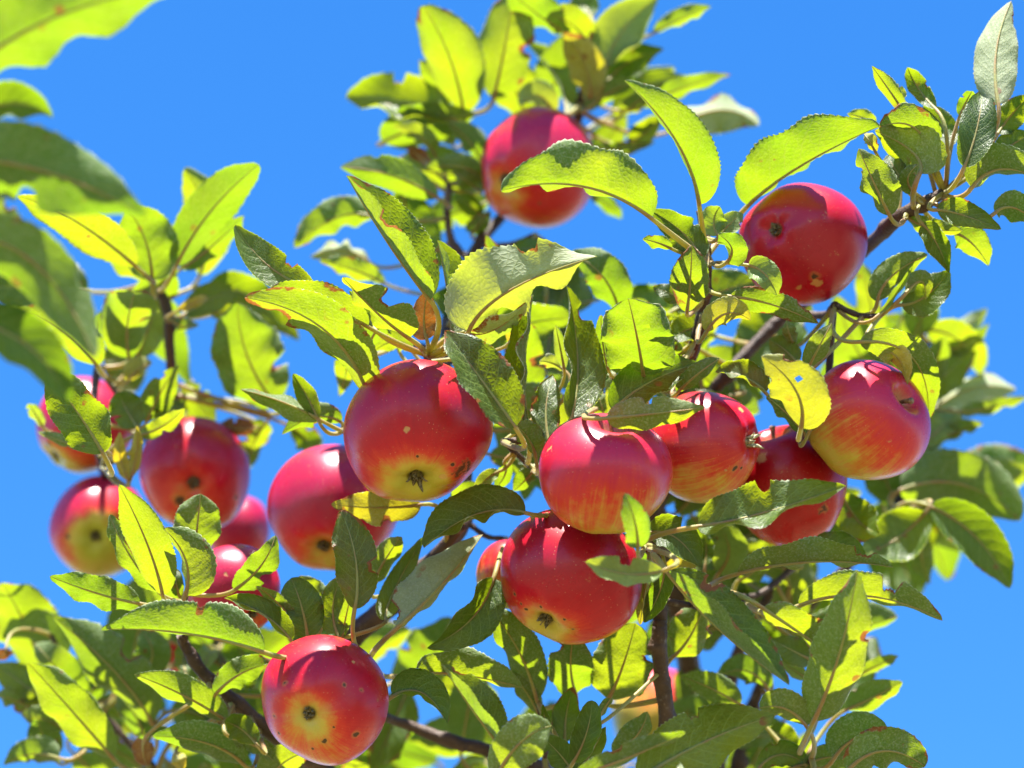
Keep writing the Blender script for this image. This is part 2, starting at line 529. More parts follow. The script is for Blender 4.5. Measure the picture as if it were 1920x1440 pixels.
branch('branch', '338,1190,.05,8 350,1215,.055,10 385,1265,.06,12 450,1325,.07,14 540,1400,.08,16 640,1480,.1,19', down(760, 1700, .2, 26))
branch('branch', '868,985,.07,9 800,1060,.08,14 720,1145,.09,20 620,1230,.1,24 570,1330,.12,26 600,1480,.15,28', down(700, 1720, .22, 32))
branch('branch', '640,1322,.045,6 700,1338,.08,8 760,1358,.1,10 850,1391,.1,13 930,1413,.1,14 1040,1480,.12,16', down(1000, 1700, .22, 24))
branch('branch', '1205,1018,.02,6 1236,1065,.03,11 1238,1140,.03,14 1236,1210,.03,15 1245,1300,.04,16 1257,1385,.05,17 1270,1500,.08,19', down(1150, 1720, .2, 26))
branch('branch', '1475,1045,.14,7 1440,1120,.15,10 1390,1210,.15,12 1368,1290,.15,14 1345,1400,.15,16 1330,1520,.16,18', down(1200, 1720, .22, 26))
branch('branch', '1772,360,.02,11 1690,405,.035,14 1625,465,.085,13 1545,540,.115,13 1450,612,.115,12 1350,718,.11,13 1290,800,.13,14 1245,900,.13,18 1225,1000,.13,18 1270,1150,.16,19 1300,1300,.19,20 1310,1500,.19,22', down(1200, 1740, .25, 30))
branch('branch', '285,525,.15,7 312,575,.15,11 318,650,.15,10 325,730,.16,9 335,800,.19,9 350,950,.21,11 400,1150,.21,13 460,1300,.21,16 560,1450,.21,20', down(700, 1720, .26, 28))
branch('branch', '1098,110,.17,6 1085,215,.18,9 1040,320,.205,10 945,403,.18,10 888,472,.165,11 850,560,.15,11 835,650,.13,12 840,760,.11,12 870,890,.11,13 868,985,.095,14 800,1062,.085,12')
branch('spur', '842,345,.17,7 838,400,.17,8 850,460,.168,8 880,485,.165,8')
branch('branch', '1310,395,.03,5 1325,470,.03,9 1322,560,.04,11 1305,640,.05,11 1285,700,.08,11 1268,790,.115,12 1265,850,.13,12')
branch('spur', '800,666,.012,6 806,690,.042,6 825,730,.075,7 842,780,.105,8')
branch('spur', '1567,572,.045,8 1548,590,.085,8 1495,592,.11,9')
branch('branch', '95,1190,.15,4 160,1300,.15,6 250,1400,.15,7 330,1480,.15,9 480,1600,.18,14', down(700, 1760, .25, 20))
branch('spur', '865,212,.18,4 900,262,.185,6 970,340,.21,7 1035,328,.207,8')
branch('branch', '1738,640,.18,4 1735,760,.18,6 1720,850,.18,7 1690,930,.17,8 1640,1010,.165,8 1560,1090,.165,9 1470,1200,.17,10 1400,1350,.175,12 1360,1500,.18,15', down(1220, 1740, .25, 22))
branch('spur', '1500,1412,.05,5 1480,1480,.09,7 1400,1540,.15,9 1345,1540,.17,10')
branch('spur', '1010,1318,.05,4 1020,1400,.07,7 1030,1482,.115,9')
branch('spur', '943,828,.03,4 1000,880,.06,6 1060,940,.11,7 1140,1000,.13,8 1222,1010,.13,9')
branch('branch', '-70,220,-.33,6 -85,420,-.33,8 -75,650,-.32,9 -80,900,-.28,10 -110,1300,-.2,13 -60,1750,-.05,17', down(260, 2200, .15, 22))
branch('spur', '345,1112,.03,5 350,1160,.045,6 346,1204,.052,7')
branch('spur', '182,688,.14,4 215,735,.16,4 250,790,.18,4 290,850,.2,5 345,910,.207,6')
branch('spur', '190,845,.16,5 192,880,.18,7 240,960,.21,7 330,1010,.213,8 370,1040,.213,9')
branch('spur', '595,545,.08,4 680,600,.1,5 760,640,.12,6 832,660,.13,7')
branch('spur', '560,1215,.04,4 600,1228,.07,5 640,1222,.095,6')

# ------------------------------------------------------------------ leaves
TREE_PTS = None


def nearest_branch(p, maxdepth=None):
    best = None
    for ob, path, rad in BR:
        dd = np.linalg.norm(path - p, axis=1)
        i = int(dd.argmin())
        if best is None or dd[i] < best[0]:
            best = (dd[i], ob, path[i])
    return best


LEAFN = [0]


def join_spur(att, near):
    """a short side twig from a branch out to where a leaf stalk starts"""
    b, path = near[2], None
    L = near[0]
    sag = np.array([0, 0, -0.12 * L]) + nrg.normal(0, 0.05 * L, 3)
    pts = np.vstack([att, (att + b) / 2 + sag, b])
    path = spline(pts, 10)
    rad = np.linspace(0.0014, 0.0014 + 0.010 * L, len(path))
    rad = np.minimum(rad, 0.0024) * (1 + nrg.normal(0, .07, len(path)))
    v, f = tube(path - att, rad, 8)
    ob = link('spur', mesh_np('spur', v, f), [M_BARK], tree, att)
    BR.append((ob, path, rad))



MASS = None


def make_leaf(row, seed=None):
    tk = row.split()
    x0, y0, x1, y1, x2, y2, d, W = (float(t) for t in tk[:8])
    face = tk[8]
    opt = dict(t.split('=') for t in tk[11:])

    def ang(t):
        if ':' in t:
            a, b = t.split(':')
        else:
            a = b = t
        return float(a), float(b)
    LEAFN[0] += 1
    rg = random.Random(seed if seed is not None else LEAFN[0] * 17 + 3)
    sgn = 1.0 if face == 't' else -1.0
    aL, aR = ang(tk[9]), ang(tk[10])
    vf = sgn * rg.uniform(6, 22)
    aL = tuple(R(a if a else vf) for a in aL)
    aR = tuple(R(a if a else vf) for a in aR)
    # a leaf turns its upper side to the light: seen from below it leans over the viewer,
    # seen from above it stands almost along the sun's rays
    tilt = math.tan(R(rg.uniform(22, 44))) if face == 'u' else -math.tan(R(rg.uniform(6, 25)))
    if 'k' in opt:
        tilt = math.tan(R(float(opt['k'])))
    ln = math.hypot(x2 - x0, y2 - y0)
    roll = math.atan(tilt * (x2 - x0) / ln)          # left side's rise in the picture plane
    sl = tilt * (y2 - y0) * PX
    roll = max(-R(34), min(R(34), roll))
    fold = max(abs(a) for a in aL + aR) > R(95)
    if fold:
        roll = 0.0
    aL = tuple(a + roll if abs(a) < R(62) else a for a in aL)
    aR = tuple(a - roll if abs(a) < R(62) else a for a in aR)
    dt = max(-.04, min(.04, sl)) + float(opt.get('dt', rg.uniform(-.010, .010)))
    dm = float(opt.get('dm', dt * 0.5 + rg.uniform(-.008, .004) * (1 if face == 'u' else -1)))
    b0, b1, b2 = P(x0, y0, d), P(x1, y1, d + dm), P(x2, y2, d + dt)
    ctrl = 2 * b1 - 0.5 * (b0 + b2)
    blurred = d > 0.11 or d < -0.15
    teeth = 13 if blurred else max(14, min(30, int(np.linalg.norm([x2 - x0, y2 - y0]) / 8.5)))
    n = teeth * 3
    s = np.linspace(0, 1, n + 1)
    t = s[:, None]
    M = (1 - t) ** 2 * b0 + 2 * t * (1 - t) * ctrl + t ** 2 * b2
    T = unit(2 * (1 - t) * (ctrl - b0) + 2 * t * (b2 - ctrl))
    V = unit(CAM - M)
    Nn = unit(V - (V * T).sum(1, keepdims=True) * T)
    Lf = np.cross(Nn, T)
    Wm = W * K * ZD(d) * (1.16 if d > 0.11 else 1.06)
    rnd_ = 'r' in opt.get('s', '')
    p_, q_ = (0.52, 0.55) if rnd_ else (0.54, rg.uniform(0.56, 0.80))
    w = s ** p_ * (1 - s) ** q_
    w = w / w.max()
    w = w * (1 - 0.18 * np.exp(-((s - 0.93) / 0.06) ** 2)) if not rnd_ else w
    if not rnd_:                                    # drawn-out tip
        w = np.maximum(w, 0.0)
    U = np.array([0.0, 0.2, 0.42, 0.64, 0.83, 0.955, 1.0])
    saw = (s * teeth) % 1.0
    tooth = 1 - 0.075 * saw - 0.02 * nrg.random(n + 1)
    bites = []
    if 'b' in opt:
        for b in opt['b'].split('/'):
            q = b.split(',')
            bites.append((q[0], float(q[1]), float(q[2]), float(q[3])))
    elif rg.random() < 0.42:
        bites.append((rg.choice('LR'), rg.uniform(.3, .85), rg.uniform(.025, .06), rg.uniform(.15, .5)))
    wav_a = rg.uniform(.05, .19) if not fold else .04
    wav_a = float(opt.get('wv', wav_a))
    wav_k = rg.uniform(1.5, 3.2)
    curl = float(opt.get('c', rg.uniform(-.25, .45) * sgn)) if not fold else 0.0
    grids = {}
    worn = {}
    hook = float(opt.get('hk', rg.uniform(-.9, .9) * (0.3 if fold else 1.0)))
    edge_roll = rg.uniform(-.10, .34) * sgn * (0.0 if fold else 1.0)
    M = M + Nn * (hook * np.linalg.norm(b2 - b0) * np.clip(s - 0.55, 0, 1) ** 2)[:, None]
    for side, a in (('L', aL), ('R', aR)):
        sg = 1.0 if side == 'L' else -1.0
        ph = rg.uniform(0, 6.28)
        wid = w.copy()
        for (bs, bp, bw, bd) in bites:
            if bs == side:
                e = np.clip(1.25 - np.abs(s - bp) / bw, 0, 1)
                e = np.minimum(1, e * 2.2) * (0.85 + 0.3 * nrg.random(n + 1))
                wid = wid * (1 - np.clip(e * bd, 0, 0.97))
        wn_ = np.zeros(n + 1)
        for (bs, bp, bw, bd) in bites:
            if bs == side:
                wn_ = np.maximum(wn_, np.clip(1.9 - np.abs(s - bp) / bw, 0, 1))
        worn[side] = wn_[:, None] * np.clip((U - 0.45) / 0.5, 0, 1)[None, :]
        aa = a[0] + (a[1] - a[0]) * s
        dirv = sg * np.cos(aa)[:, None] * Lf + np.sin(aa)[:, None] * Nn
        nor = -sg * np.sin(aa)[:, None] * Lf + np.cos(aa)[:, None] * Nn
        g_ = np.zeros((n + 1, len(U), 3))
        for j, uu in enumerate(U):
            ww = wid * uu * (tooth if j == len(U) - 1 else 1.0)
            lift = curl * uu ** 2 * 0.55 * wid + wav_a * uu ** 2 * np.sin(2 * math.pi * wav_k * s + ph) * (0.3 + wid)
            lift = lift + 0.035 * np.sin(2 * math.pi * (8.5 * (s + 0.04 * sg - 0.24 * uu ** 1.25))) * min(1, uu * 3) * (1 - uu) * wid
            lift = lift + edge_roll * uu ** 5 * wid * (0.6 + 0.4 * np.sin(5 * s + ph))
            g_[:, j] = M + Wm * (ww[:, None] * dirv + lift[:, None] * nor)
        grids[side] = g_
    m = len(U)
    cols = 2 * m - 1
    full = np.concatenate([grids['L'][:, ::-1], grids['R'][:, 1:]], axis=1)
    uu = np.concatenate([-U[::-1], U[1:]])
    uv = np.stack(np.meshgrid(uu * 0.5 + 0.5, s), -1).reshape(-1, 2)
    wearv = np.concatenate([worn['L'][:, ::-1], worn['R'][:, 1:]], axis=1).ravel()
    holes = []
    if 'h' in opt:
        for h in opt['h'].split('/'):
            holes.append([float(q) for q in h.split(',')])
    verts = full.reshape(-1, 3)
    faces = []
    for i in range(n):
        for j in range(cols - 1):
            if holes:
                sc_, uc = (s[i] + s[i + 1]) / 2, (uu[j] + uu[j + 1]) / 2
                if any(((sc_ - h[0]) / h[2]) ** 2 + ((uc - h[1]) / (h[2] * 1.9)) ** 2 < 1 for h in holes):
                    continue
            q = (i * cols + j, i * cols + j + 1, (i + 1) * cols + j + 1, (i + 1) * cols + j)
            faces.append(q if face == 't' else q[::-1])
    mi = [0] * len(faces)
    # midrib and stalk, one tapering tube
    near = nearest_branch(b0)
    if 'p' in opt:
        q = [float(c) for c in opt['p'].split(',')]
        att = P(*q)
        near = nearest_branch(att)
    else:
        att = near[2]
    gap = np.linalg.norm(att - b0)
    maxg = 0.075
    if gap > maxg and 'p' not in opt:
        att = b0 + (att - b0) * (maxg / gap)
        gap = maxg
    near = nearest_branch(att)
    if near[0] < 0.010:
        att = near[2]
    elif near[0] > 0.0105:
        join_spur(att, near)
        near = nearest_branch(att)
    parent = near[1]
    gap = np.linalg.norm(att - b0)
    tt_ = np.linspace(0, 1, 9)[:, None]
    c1 = b0 - T[0] * min(gap * 0.45, 0.02)
    stalk = (1 - tt_) ** 2 * att + 2 * tt_ * (1 - tt_) * c1 + tt_ ** 2 * b0
    idx = np.linspace(0, n, 14).astype(int)[1:]
    under = -1.0 if face == 't' else 1.0
    rib = M[idx] + Nn[idx] * under * 0.00022
    path = np.vstack([stalk, rib])
    r0 = 0.00098 * (0.8 + 0.5 * min(1, W / 60))
    rads = np.concatenate([np.linspace(r0 * 1.35, r0, len(stalk)), r0 * (1 - np.linspace(0, 1, len(rib)) ** 0.8 * 0.88) * 0.92])
    tv, tf = tube(path, rads, 6, cap=False)
    nb = len(verts)
    verts = np.vstack([verts, tv])
    faces += [tuple(k + nb for k in q) for q in tf]
    mi += [1] * len(tf)
    uv = np.vstack([uv, np.full((len(tv), 2), 0.5)])
    wearv = np.concatenate([wearv, np.zeros(len(tv))])
    if MASS is not None:
        k0 = MASS['n']
        MASS['v'].append(verts)
        MASS['f'] += [tuple(k + k0 for k in q) for q in faces]
        MASS['m'] += mi
        MASS['uv'].append(uv)
        MASS['w'].append(wearv)
        MASS['n'] += len(verts)
        return None
    me = mesh_np('leaf', verts - b0, faces, mi, True, uv, wearv)
    ob = link('leaf', me, [LEAFMAT[opt.get('m', 'g')], M_STALK], parent, b0)
    return ob


LEAVES = '''
-90 165 85 40 330 -25 -.35 88 u 0 0 c=0 k=25 m=f
-70 235 20 195 98 220 -.30 45 t 0 40 m=f
-120 300 70 318 275 405 -.35 78 u -20 -5 k=14 m=f
255 500 150 420 52 373 .10 45 u 0 0
285 525 272 450 235 385 .12 52 u 0 0
330 500 400 390 500 298 .12 42 u 0 0
338 505 400 460 460 400 .14 28 u 0 0
275 522 235 490 190 455 .14 30 u 0 0
-100 440 60 490 178 670 -.33 58 u 0 0 k=8 m=f
-60 380 -10 410 60 470 -.30 40 u 0 0 m=p
182 686 120 622 45 585 .10 46 u 0 0
-90 600 40 640 125 745 -.36 55 t 0 0 m=f
193 850 150 780 85 690 -.04 48 t 0 25 p=192,875,.12
80 800 65 775 52 752 .12 12 u 0 0 m=p
165 838 125 830 83 815 .08 15 u 0 0
180 642 182 612 190 585 .15 15 u 0 0
242 672 240 600 264 520 .14 48 u 0 0 s=r
255 672 280 612 300 560 .16 30 t 0 0 m=p
345 590 395 560 437 545 .14 27 t 0 0 s=r
335 582 365 568 395 556 .13 11 u 0 0 m=y
322 602 345 612 372 610 .14 15 u 0 0
240 715 262 690 292 680 .14 21 u 0 0 m=y
258 802 238 770 222 735 .10 34 t 15 15 s=r
275 792 300 738 332 690 .13 27 u 0 0
335 735 365 752 402 794 .17 29 u 0 0
262 816 310 796 352 758 .09 18 u 0 0
290 792 318 772 345 752 .12 18 t 0 0
240 902 226 860 224 820 .10 14 u 0 0 m=y
246 896 256 850 258 812 .10 13 u 0 0 m=y
520 762 465 672 445 567 .15 62 u 0 0
598 786 530 754 450 730 .03 30 u -15 -70 p=642,806,.06
596 786 575 742 549 700 .03 22 t 0 30
640 792 590 782 532 812 .06 26 u 0 0 b=L,.5,.06,.4
480 802 445 805 408 795 .16 20 u 0 0 m=b
500 792 476 832 460 892 .16 25 u 0 0
545 800 575 825 602 855 .16 25 t 0 0
592 545 505 500 443 425 .0 36 t 8 12 b=R,.35,.06,.3 p=640,575,.06 dt=-.005
690 613 590 570 490 560 -.005 46 u -80 -5 p=800,670,.012 dt=-.01
768 635 705 585 638 514 -.01 56 u -80 -5 b=R,.55,.06,.5 p=800,670,.012
702 616 682 585 660 552 .015 22 t 0 0
806 562 727 455 650 330 -.01 72 t 117 -14 p=800,668,.012 dt=-.02
848 622 838 540 820 450 .0 56 t 108 -25 p=806,668,.014
878 622 955 545 1117 481 -.005 90 u 16:-50 -75 m=p k=2 wv=.16 p=815,668,.014 dt=-.015 b=L,.7,.05,.3
882 624 930 616 985 572 .01 42 u 60 -10 m=p p=818,670,.014
800 636 795 598 802 545 .005 27 u 0 0 m=b p=800,668,.012
966 802 897 705 834 620 -.045 60 t 50 12 p=945,832,.03 dt=.0 hk=0 c=0 k=-12 b=R,.95,.01,.01
988 790 984 680 1000 553 .0 44 t 18 76 p=985,850,.055
955 642 965 620 976 598 .03 17 u 0 0 m=y
1030 832 1024 762 1040 694 .0 28 t 0 0 p=1000,880,.06
1068 790 1083 680 1064 542 -.005 53 t 66 6:30 p=1040,880,.07 b=R,.82,.05,.55
1058 692 1050 650 1040 602 .03 13 u 0 0 m=p
1056 692 1032 680 1008 678 .04 17 u 0 0 m=p
1208 716 1196 640 1178 560 .01 66 u -4 -4 s=r h=.66,.22,.05 p=1215,790,.10
1140 692 1130 640 1127 588 .03 13 u 0 0
1148 770 1220 716 1314 680 .0 47 t 8 20 p=1130,850,.09
1270 736 1310 700 1357 667 .01 20 u 0 0
1138 784 1222 776 1322 764 -.055 34 u -35 -4 hk=0 k=25 p=1118,766,.0 dt=.0
1003 852 990 822 964 794 -.01 30 u 0 0 s=r p=1000,882,.06
1146 777 1150 730 1142 690 .04 15 t 0 0 m=p
1135 792 1128 762 1118 732 .05 19 u 0 0
1196 702 1175 688 1152 668 .04 16 t 0 0
1322 614 1286 620 1256 640 .05 31 t 0 0
1292 668 1275 655 1260 640 .05 14 t 0 0 m=p
1288 586 1294 530 1297 468 .02 39 u 0 0
1284 567 1255 550 1226 538 .03 17 t 0 0
1325 622 1362 588 1407 600 .0 31 u 0 0 m=y
1370 556 1450 572 1534 607 .0 27 u 0 0 p=1330,530,.03
1404 498 1436 516 1458 556 -.005 27 t 0 0 m=p p=1328,500,.03
1316 488 1284 440 1226 397 .0 34 t 8 30
1258 466 1232 455 1204 448 .0 16 u 0 0 p=1310,470,.03
1311 384 1270 268 1175 154 -.01 58 u -58 -5 p=1324,478,.03 dt=-.02
1222 410 1095 350 946 356 -.03 78 u -82 -3 p=1320,490,.032 b=L,.6,.03,.2 dt=-.03
1346 442 1338 412 1352 384 .02 25 t 0 0 m=p
1346 446 1368 420 1394 400 .02 20 t 0 0 m=p
1362 492 1372 466 1348 440 .0 29 u -40 0
1402 386 1500 312 1650 236 .045 82 u -4 -82 p=1332,480,.03 dt=.0
1642 232 1615 220 1588 214 .05 17 u 0 0
1724 326 1712 286 1640 245 -.005 58 u -20 -20 p=1722,395,.03 dt=.03 k=38
1746 288 1708 236 1646 240 .01 40 u 0 0 b=R,.8,.06,.2
1778 278 1766 236 1738 205 .02 26 t 0 0
1756 206 1722 166 1699 119 .02 21 t 0 0 p=1778,330,.02
1697 213 1665 166 1634 123 .02 17 u 0 0 p=1745,350,.02
1690 188 1680 172 1655 166 .03 15 t 0 0 m=p
1872 196 1868 95 1898 -2 .0 44 u -12 -12 m=p k=-26 p=1800,345,.02
1808 313 1833 236 1843 152 -.01 35 t 12 5 p=1774,366,.02 dt=.01
1800 217 1812 190 1828 163 .02 14 u 0 0
1870 252 1896 216 1932 178 .02 27 t 0 0 p=1790,360,.02
1822 352 1872 318 1940 332 .0 50 u -4 -70 p=1770,376,.02
1870 292 1900 270 1935 250 .02 27 t 0 0 p=1790,355,.02
1866 399 1902 390 1950 424 .0 32 u 0 0 p=1748,394,.02
1757 394 1800 402 1870 427 .0 28 t 8 8
1700 406 1745 428 1806 432 .03 20 u 0 0
1788 436 1822 456 1853 497 .03 33 u 0 0 p=1730,400,.025
1730 420 1756 456 1780 512 .01 26 t 30 0 m=g
1645 566 1672 518 1740 477 .03 31 u 0 0 p=1572,583,.05
1648 590 1680 550 1712 498 .02 12 t 60 60 m=p p=1572,585,.05
1690 572 1735 556 1780 508 .03 36 t 0 0 p=1650,592,.03
1700 548 1728 528 1735 560 .02 21 u 0 0
1668 404 1642 350 1610 279 .0 42 u -45 -4 p=1700,402,.03 k=14
1642 286 1630 265 1616 246 .0 15 u 0 0 m=y
1706 358 1680 320 1660 284 .01 21 t 0 0
1716 362 1702 336 1722 308 .01 17 u 0 0
1612 641 1708 668 1741 768 .0 37 u -4 -10 p=1568,585,.05 dt=.03
1640 655 1680 668 1700 712 .01 24 u 0 0 m=y
1514 692 1536 650 1559 606 .0 23 u 0 -30
1496 682 1470 655 1442 636 .04 24 t 0 0
1490 648 1480 625 1474 600 .05 15 u 0 0
1436 737 1392 706 1333 696 .01 32 t 55 0 p=1500,800,.05
1502 802 1492 732 1428 668 -.045 56 u -6 -6 k=40 m=y b=L,.78,.05,.3/R,.8,.04,.3 h=.6,.3,.035 p=1526,814,.05
1516 812 1530 770 1538 722 .0 16 u 0 0 p=1528,816,.05
1510 816 1480 780 1440 745 .02 22 u 0 0
1635 642 1632 570 1610 488 .17 25 u 0 0
1710 652 1722 610 1756 560 .18 33 u 0 0
1740 642 1796 620 1852 578 .18 23 u 0 0 m=p k=-25
1740 652 1800 650 1850 612 .18 20 u 0 0
1740 732 1752 690 1772 630 .18 23 u 0 0
1745 746 1776 700 1832 655 .18 31 t 0 0
1745 772 1822 728 1902 730 .18 42 u -40 -5 m=p k=-12
1800 772 1850 766 1922 746 .17 16 u 0 0
1724 842 1766 800 1802 768 .17 29 t 0 0 m=p
1740 842 1790 812 1844 795 .18 19 u 0 0
1720 878 1748 856 1776 845 .17 16 u 0 0
1690 918 1802 908 1908 972 .15 58 u -12 -12 s=r
1745 950 1832 1010 1894 1104 .12 42 t 0 0
1736 960 1682 1010 1608 1045 .12 46 t 0 0
1726 1000 1728 1045 1739 1086 .15 21 u 0 0
1578 925 1612 980 1656 1001 .09 40 t 0 0
1520 1032 1570 1020 1622 1042 .04 24 t 0 0 p=1490,1062,.12
1384 1076 1520 1054 1657 1061 .01 46 u -3 -85 p=1330,1110,.10 dt=.0
1498 1136 1630 1118 1772 1166 -.05 50 u -4 -76 b=L,.62,.05,.6 p=1400,1130,.05
1430 1140 1520 1200 1608 1258 -.07 46 u -4 -72 p=1350,1110,.0
1526 1352 1572 1232 1603 1096 -.06 58 u -25 -18 p=1500,1412,.05 dt=-.01
1610 1266 1650 1246 1687 1229 .11 16 u 0 0
1585 1332 1632 1310 1687 1281 .09 31 u -30 0
1564 1422 1602 1385 1657 1368 .02 46 u 0 0 s=r
1588 1446 1660 1408 1740 1442 -.05 46 u 0 0 s=r
1505 1442 1560 1420 1622 1446 .03 27 u 0 0
1425 1438 1470 1415 1518 1442 .03 28 t 0 0
1512 1362 1470 1328 1418 1330 -.05 36 u 0 0
1492 1402 1465 1380 1435 1365 .08 26 t 0 0
1522 1238 1486 1220 1446 1198 .06 27 t 0 0
1512 1272 1488 1256 1462 1240 .07 15 t 0 0 m=p
1308 988 1432 962 1586 911 -.05 60 t 4 70 hk=.2 p=1200,1020,.01 b=L,.55,.04,.35 dt=-.02
1196 1027 1192 985 1178 941 -.09 27 u 45 0 p=1205,1030,.02 dt=-.01
1244 1070 1170 1076 1087 1048 -.10 33 t 40 25 m=p p=1215,1035,.02 b=R,.5,.08,.5
1215 1000 1266 1008 1312 1062 .0 37 t 5 20
1251 1072 1346 1178 1479 1284 -.055 68 t -8 118 p=1240,1070,.03 dt=-.01 b=L,.25,.04,.25
1246 1062 1236 1112 1204 1172 .0 26 t 0 0
1212 1090 1206 1130 1200 1172 .01 13 u 0 0 m=y
1262 1232 1296 1190 1322 1128 .06 46 u 0 0 s=r
1388 1322 1332 1290 1274 1268 .08 31 u 0 0
1140 1312 1166 1254 1192 1168 .05 58 u 0 0 s=r
1080 1302 1070 1250 1076 1188 .06 41 u 0 0 s=r
1006 1312 972 1220 918 1143 .05 40 u 0 0
1010 1338 988 1300 962 1264 .06 21 u 0 0
1060 1392 1062 1340 1076 1284 .03 27 t 0 0
1076 1428 1100 1374 1110 1316 -.02 27 t 10 10 s=r p=1022,1440,.09
1088 1442 1112 1406 1142 1350 -.01 19 t 0 0
1076 1456 1180 1420 1280 1376 -.09 29 u -10 -60 p=1030,1490,.1
1198 1462 1320 1392 1452 1342 -.08 66 t 6 25 p=1270,1500,.08
1150 1412 1190 1384 1212 1343 .04 31 u 0 0
928 1462 976 1392 1037 1360 -.07 42 u 0 40 p=1025,1470,.1
1075 1450 1050 1415 1015 1380 -.01 26 t 0 0
1125 1342 1136 1324 1150 1303 .0 11 u 0 0
1032 1378 1022 1350 1018 1320 .0 11 t 0 0
938 1398 884 1328 828 1246 -.06 52 t 112 -8 p=960,1440,.1 b=R,.85,.05,.3
780 1264 870 1266 988 1292 .02 48 u -3 -45 p=715,1265,.095
736 1306 792 1300 839 1358 .0 42 t 6 58 p=690,1330,.07
926 1084 882 1162 798 1216 .02 46 t 8 62 p=950,1010,.10
746 1176 832 1092 908 998 -.01 68 u -4 -72 m=p k=-24 p=690,1242,.09 b=L,.08,.05,.5 dt=.01
724 1162 738 1110 795 1005 .015 24 t 0 0
986 962 890 966 792 1030 -.01 52 t 72 10 p=1040,940,.08
665 1142 667 1050 638 954 -.03 41 t 12 12 p=668,1225,.09
790 946 710 952 628 946 .035 33 u -5 -25 m=y p=830,1000,.08
700 1092 722 1050 758 997 .04 26 u 0 0
636 1196 624 1140 640 1084 .01 27 t 0 0
641 1196 648 1160 657 1120 .02 13 u 0 0
577 1197 566 1140 546 1084 .01 40 t 5 5 s=r p=580,1225,.05
572 1192 522 1132 480 1100 .015 16 u 0 0
440 1106 490 1060 516 1004 .02 29 u 0 0
602 1152 585 1118 560 1084 .05 31 u 0 0
263 1132 180 1112 90 1079 .02 34 u -6 -20 p=330,1160,.05
494 1223 350 1188 192 1180 -.045 64 u -82 -4 p=560,1216,.04 dt=-.01 b=R,.45,.02,.15
305 1116 276 1020 221 904 .01 42 u -10 -15 p=346,1130,.035
300 1112 246 1046 204 962 .02 24 u 0 0 b=R,.6,.15,.7 p=346,1132,.035
362 1052 370 986 376 926 .03 45 u 0 0 s=r p=347,1120,.035
347 1116 348 1050 304 988 .0 52 u -60 -5 p=348,1150,.045
336 1118 330 1090 326 1060 .03 14 t 0 0
546 1202 490 1150 414 1120 .0 30 t 60 0
404 1302 450 1264 507 1244 .04 30 u 0 0
425 1352 340 1302 244 1262 .05 36 u 0 0
286 1358 218 1262 100 1157 .12 52 u 0 0
264 1268 286 1226 266 1184 .14 31 u 0 0 s=r
212 1422 132 1330 50 1240 .10 44 u 0 0
120 1232 70 1182 0 1200 .15 36 u 0 0
150 1312 112 1260 58 1198 .15 36 u 0 0
82 1312 40 1280 -12 1244 .14 31 t 0 0
92 1342 40 1318 -12 1300 .15 26 u 0 0
132 1372 85 1350 34 1340 .14 21 u 0 0
102 1422 84 1386 70 1350 .14 28 u 0 0
112 1422 60 1414 10 1432 .12 29 u 0 0
160 1332 176 1290 206 1258 .15 28 u 0 0
276 1392 250 1336 214 1290 .14 31 u 0 0
456 1433 392 1395 293 1380 .05 39 u 0 0
481 1396 450 1366 416 1352 .03 27 t 0 0
438 1384 480 1400 514 1428 .04 21 u 0 0
342 1382 300 1372 260 1374 .08 11 t 0 0
350 1272 344 1232 346 1198 .10 19 t 0 0
375 1267 390 1232 402 1208 .11 19 t 0 0 m=p
270 1388 268 1410 276 1438 .08 21 u 0 0 m=b s=r
330 1408 334 1425 340 1442 .08 16 u 0 0 m=y s=r
12 1216 8 1226 -4 1236 .12 15 u 0 0 m=b
870 216 846 116 803 27 .17 52 u -8 -8
925 186 946 90 962 -14 .17 50 u -25 -5
852 226 752 192 648 182 .17 50 t 45 5 b=R,.55,.05,.35
840 192 815 150 788 114 .18 21 u 0 0
816 292 786 255 738 238 .17 21 u 0 0
806 312 785 292 762 275 .165 15 u 0 0 m=b
850 272 835 248 820 226 .18 17 t 0 0 m=p
902 302 882 268 844 232 .17 26 u 0 0
822 372 732 328 636 314 .14 33 u -5 -55
902 336 862 312 794 318 .16 19 u 0 0
902 362 878 342 850 322 .17 22 u 0 0
696 405 630 408 556 458 .15 33 u 0 0
692 492 640 468 584 480 .16 31 u 0 -50 m=p k=-10
722 532 660 505 600 490 .15 21 u 0 0
656 602 626 614 597 640 .12 31 t 0 0 s=r
1062 62 1012 30 948 -22 .17 36 u 0 0
1102 82 1070 45 1023 28 .17 33 u 0 0 s=r
1110 36 1095 10 1070 -20 .17 26 t 0 0
1106 187 1097 120 1053 58 .17 32 u -10 -10 m=y
1061 212 1042 145 988 80 .17 30 t 60 5
1040 212 1005 178 972 200 .17 26 t 0 0 m=p
1136 127 1164 62 1226 0 .17 47 t 10 25 m=p
1225 62 1276 36 1330 14 .17 19 u 0 0
1140 152 1180 116 1237 94 .17 27 t 0 0
1100 207 1140 175 1198 150 .17 21 u 0 0
1155 222 1205 165 1290 145 .18 24 t 0 0
1200 200 1280 165 1372 140 .17 20 u 0 0
1155 224 1190 195 1232 170 .18 18 u 0 0
1262 242 1350 206 1420 233 .18 40 u -40 0 m=p k=-15
1180 267 1215 244 1242 213 .18 23 t 0 0
1112 278 1165 280 1222 268 .18 14 u 0 0
1108 368 1140 385 1166 413 .18 15 u 0 0
1046 502 1002 470 958 472 .13 22 t 0 0 p=1003,440,.15
1058 528 1032 570 1020 602 .15 27 t 0 0
1060 522 1085 540 1098 568 .15 19 u 0 0
902 402 880 385 858 368 .17 17 t 0 0
885 440 895 425 915 400 .17 18 u 0 0
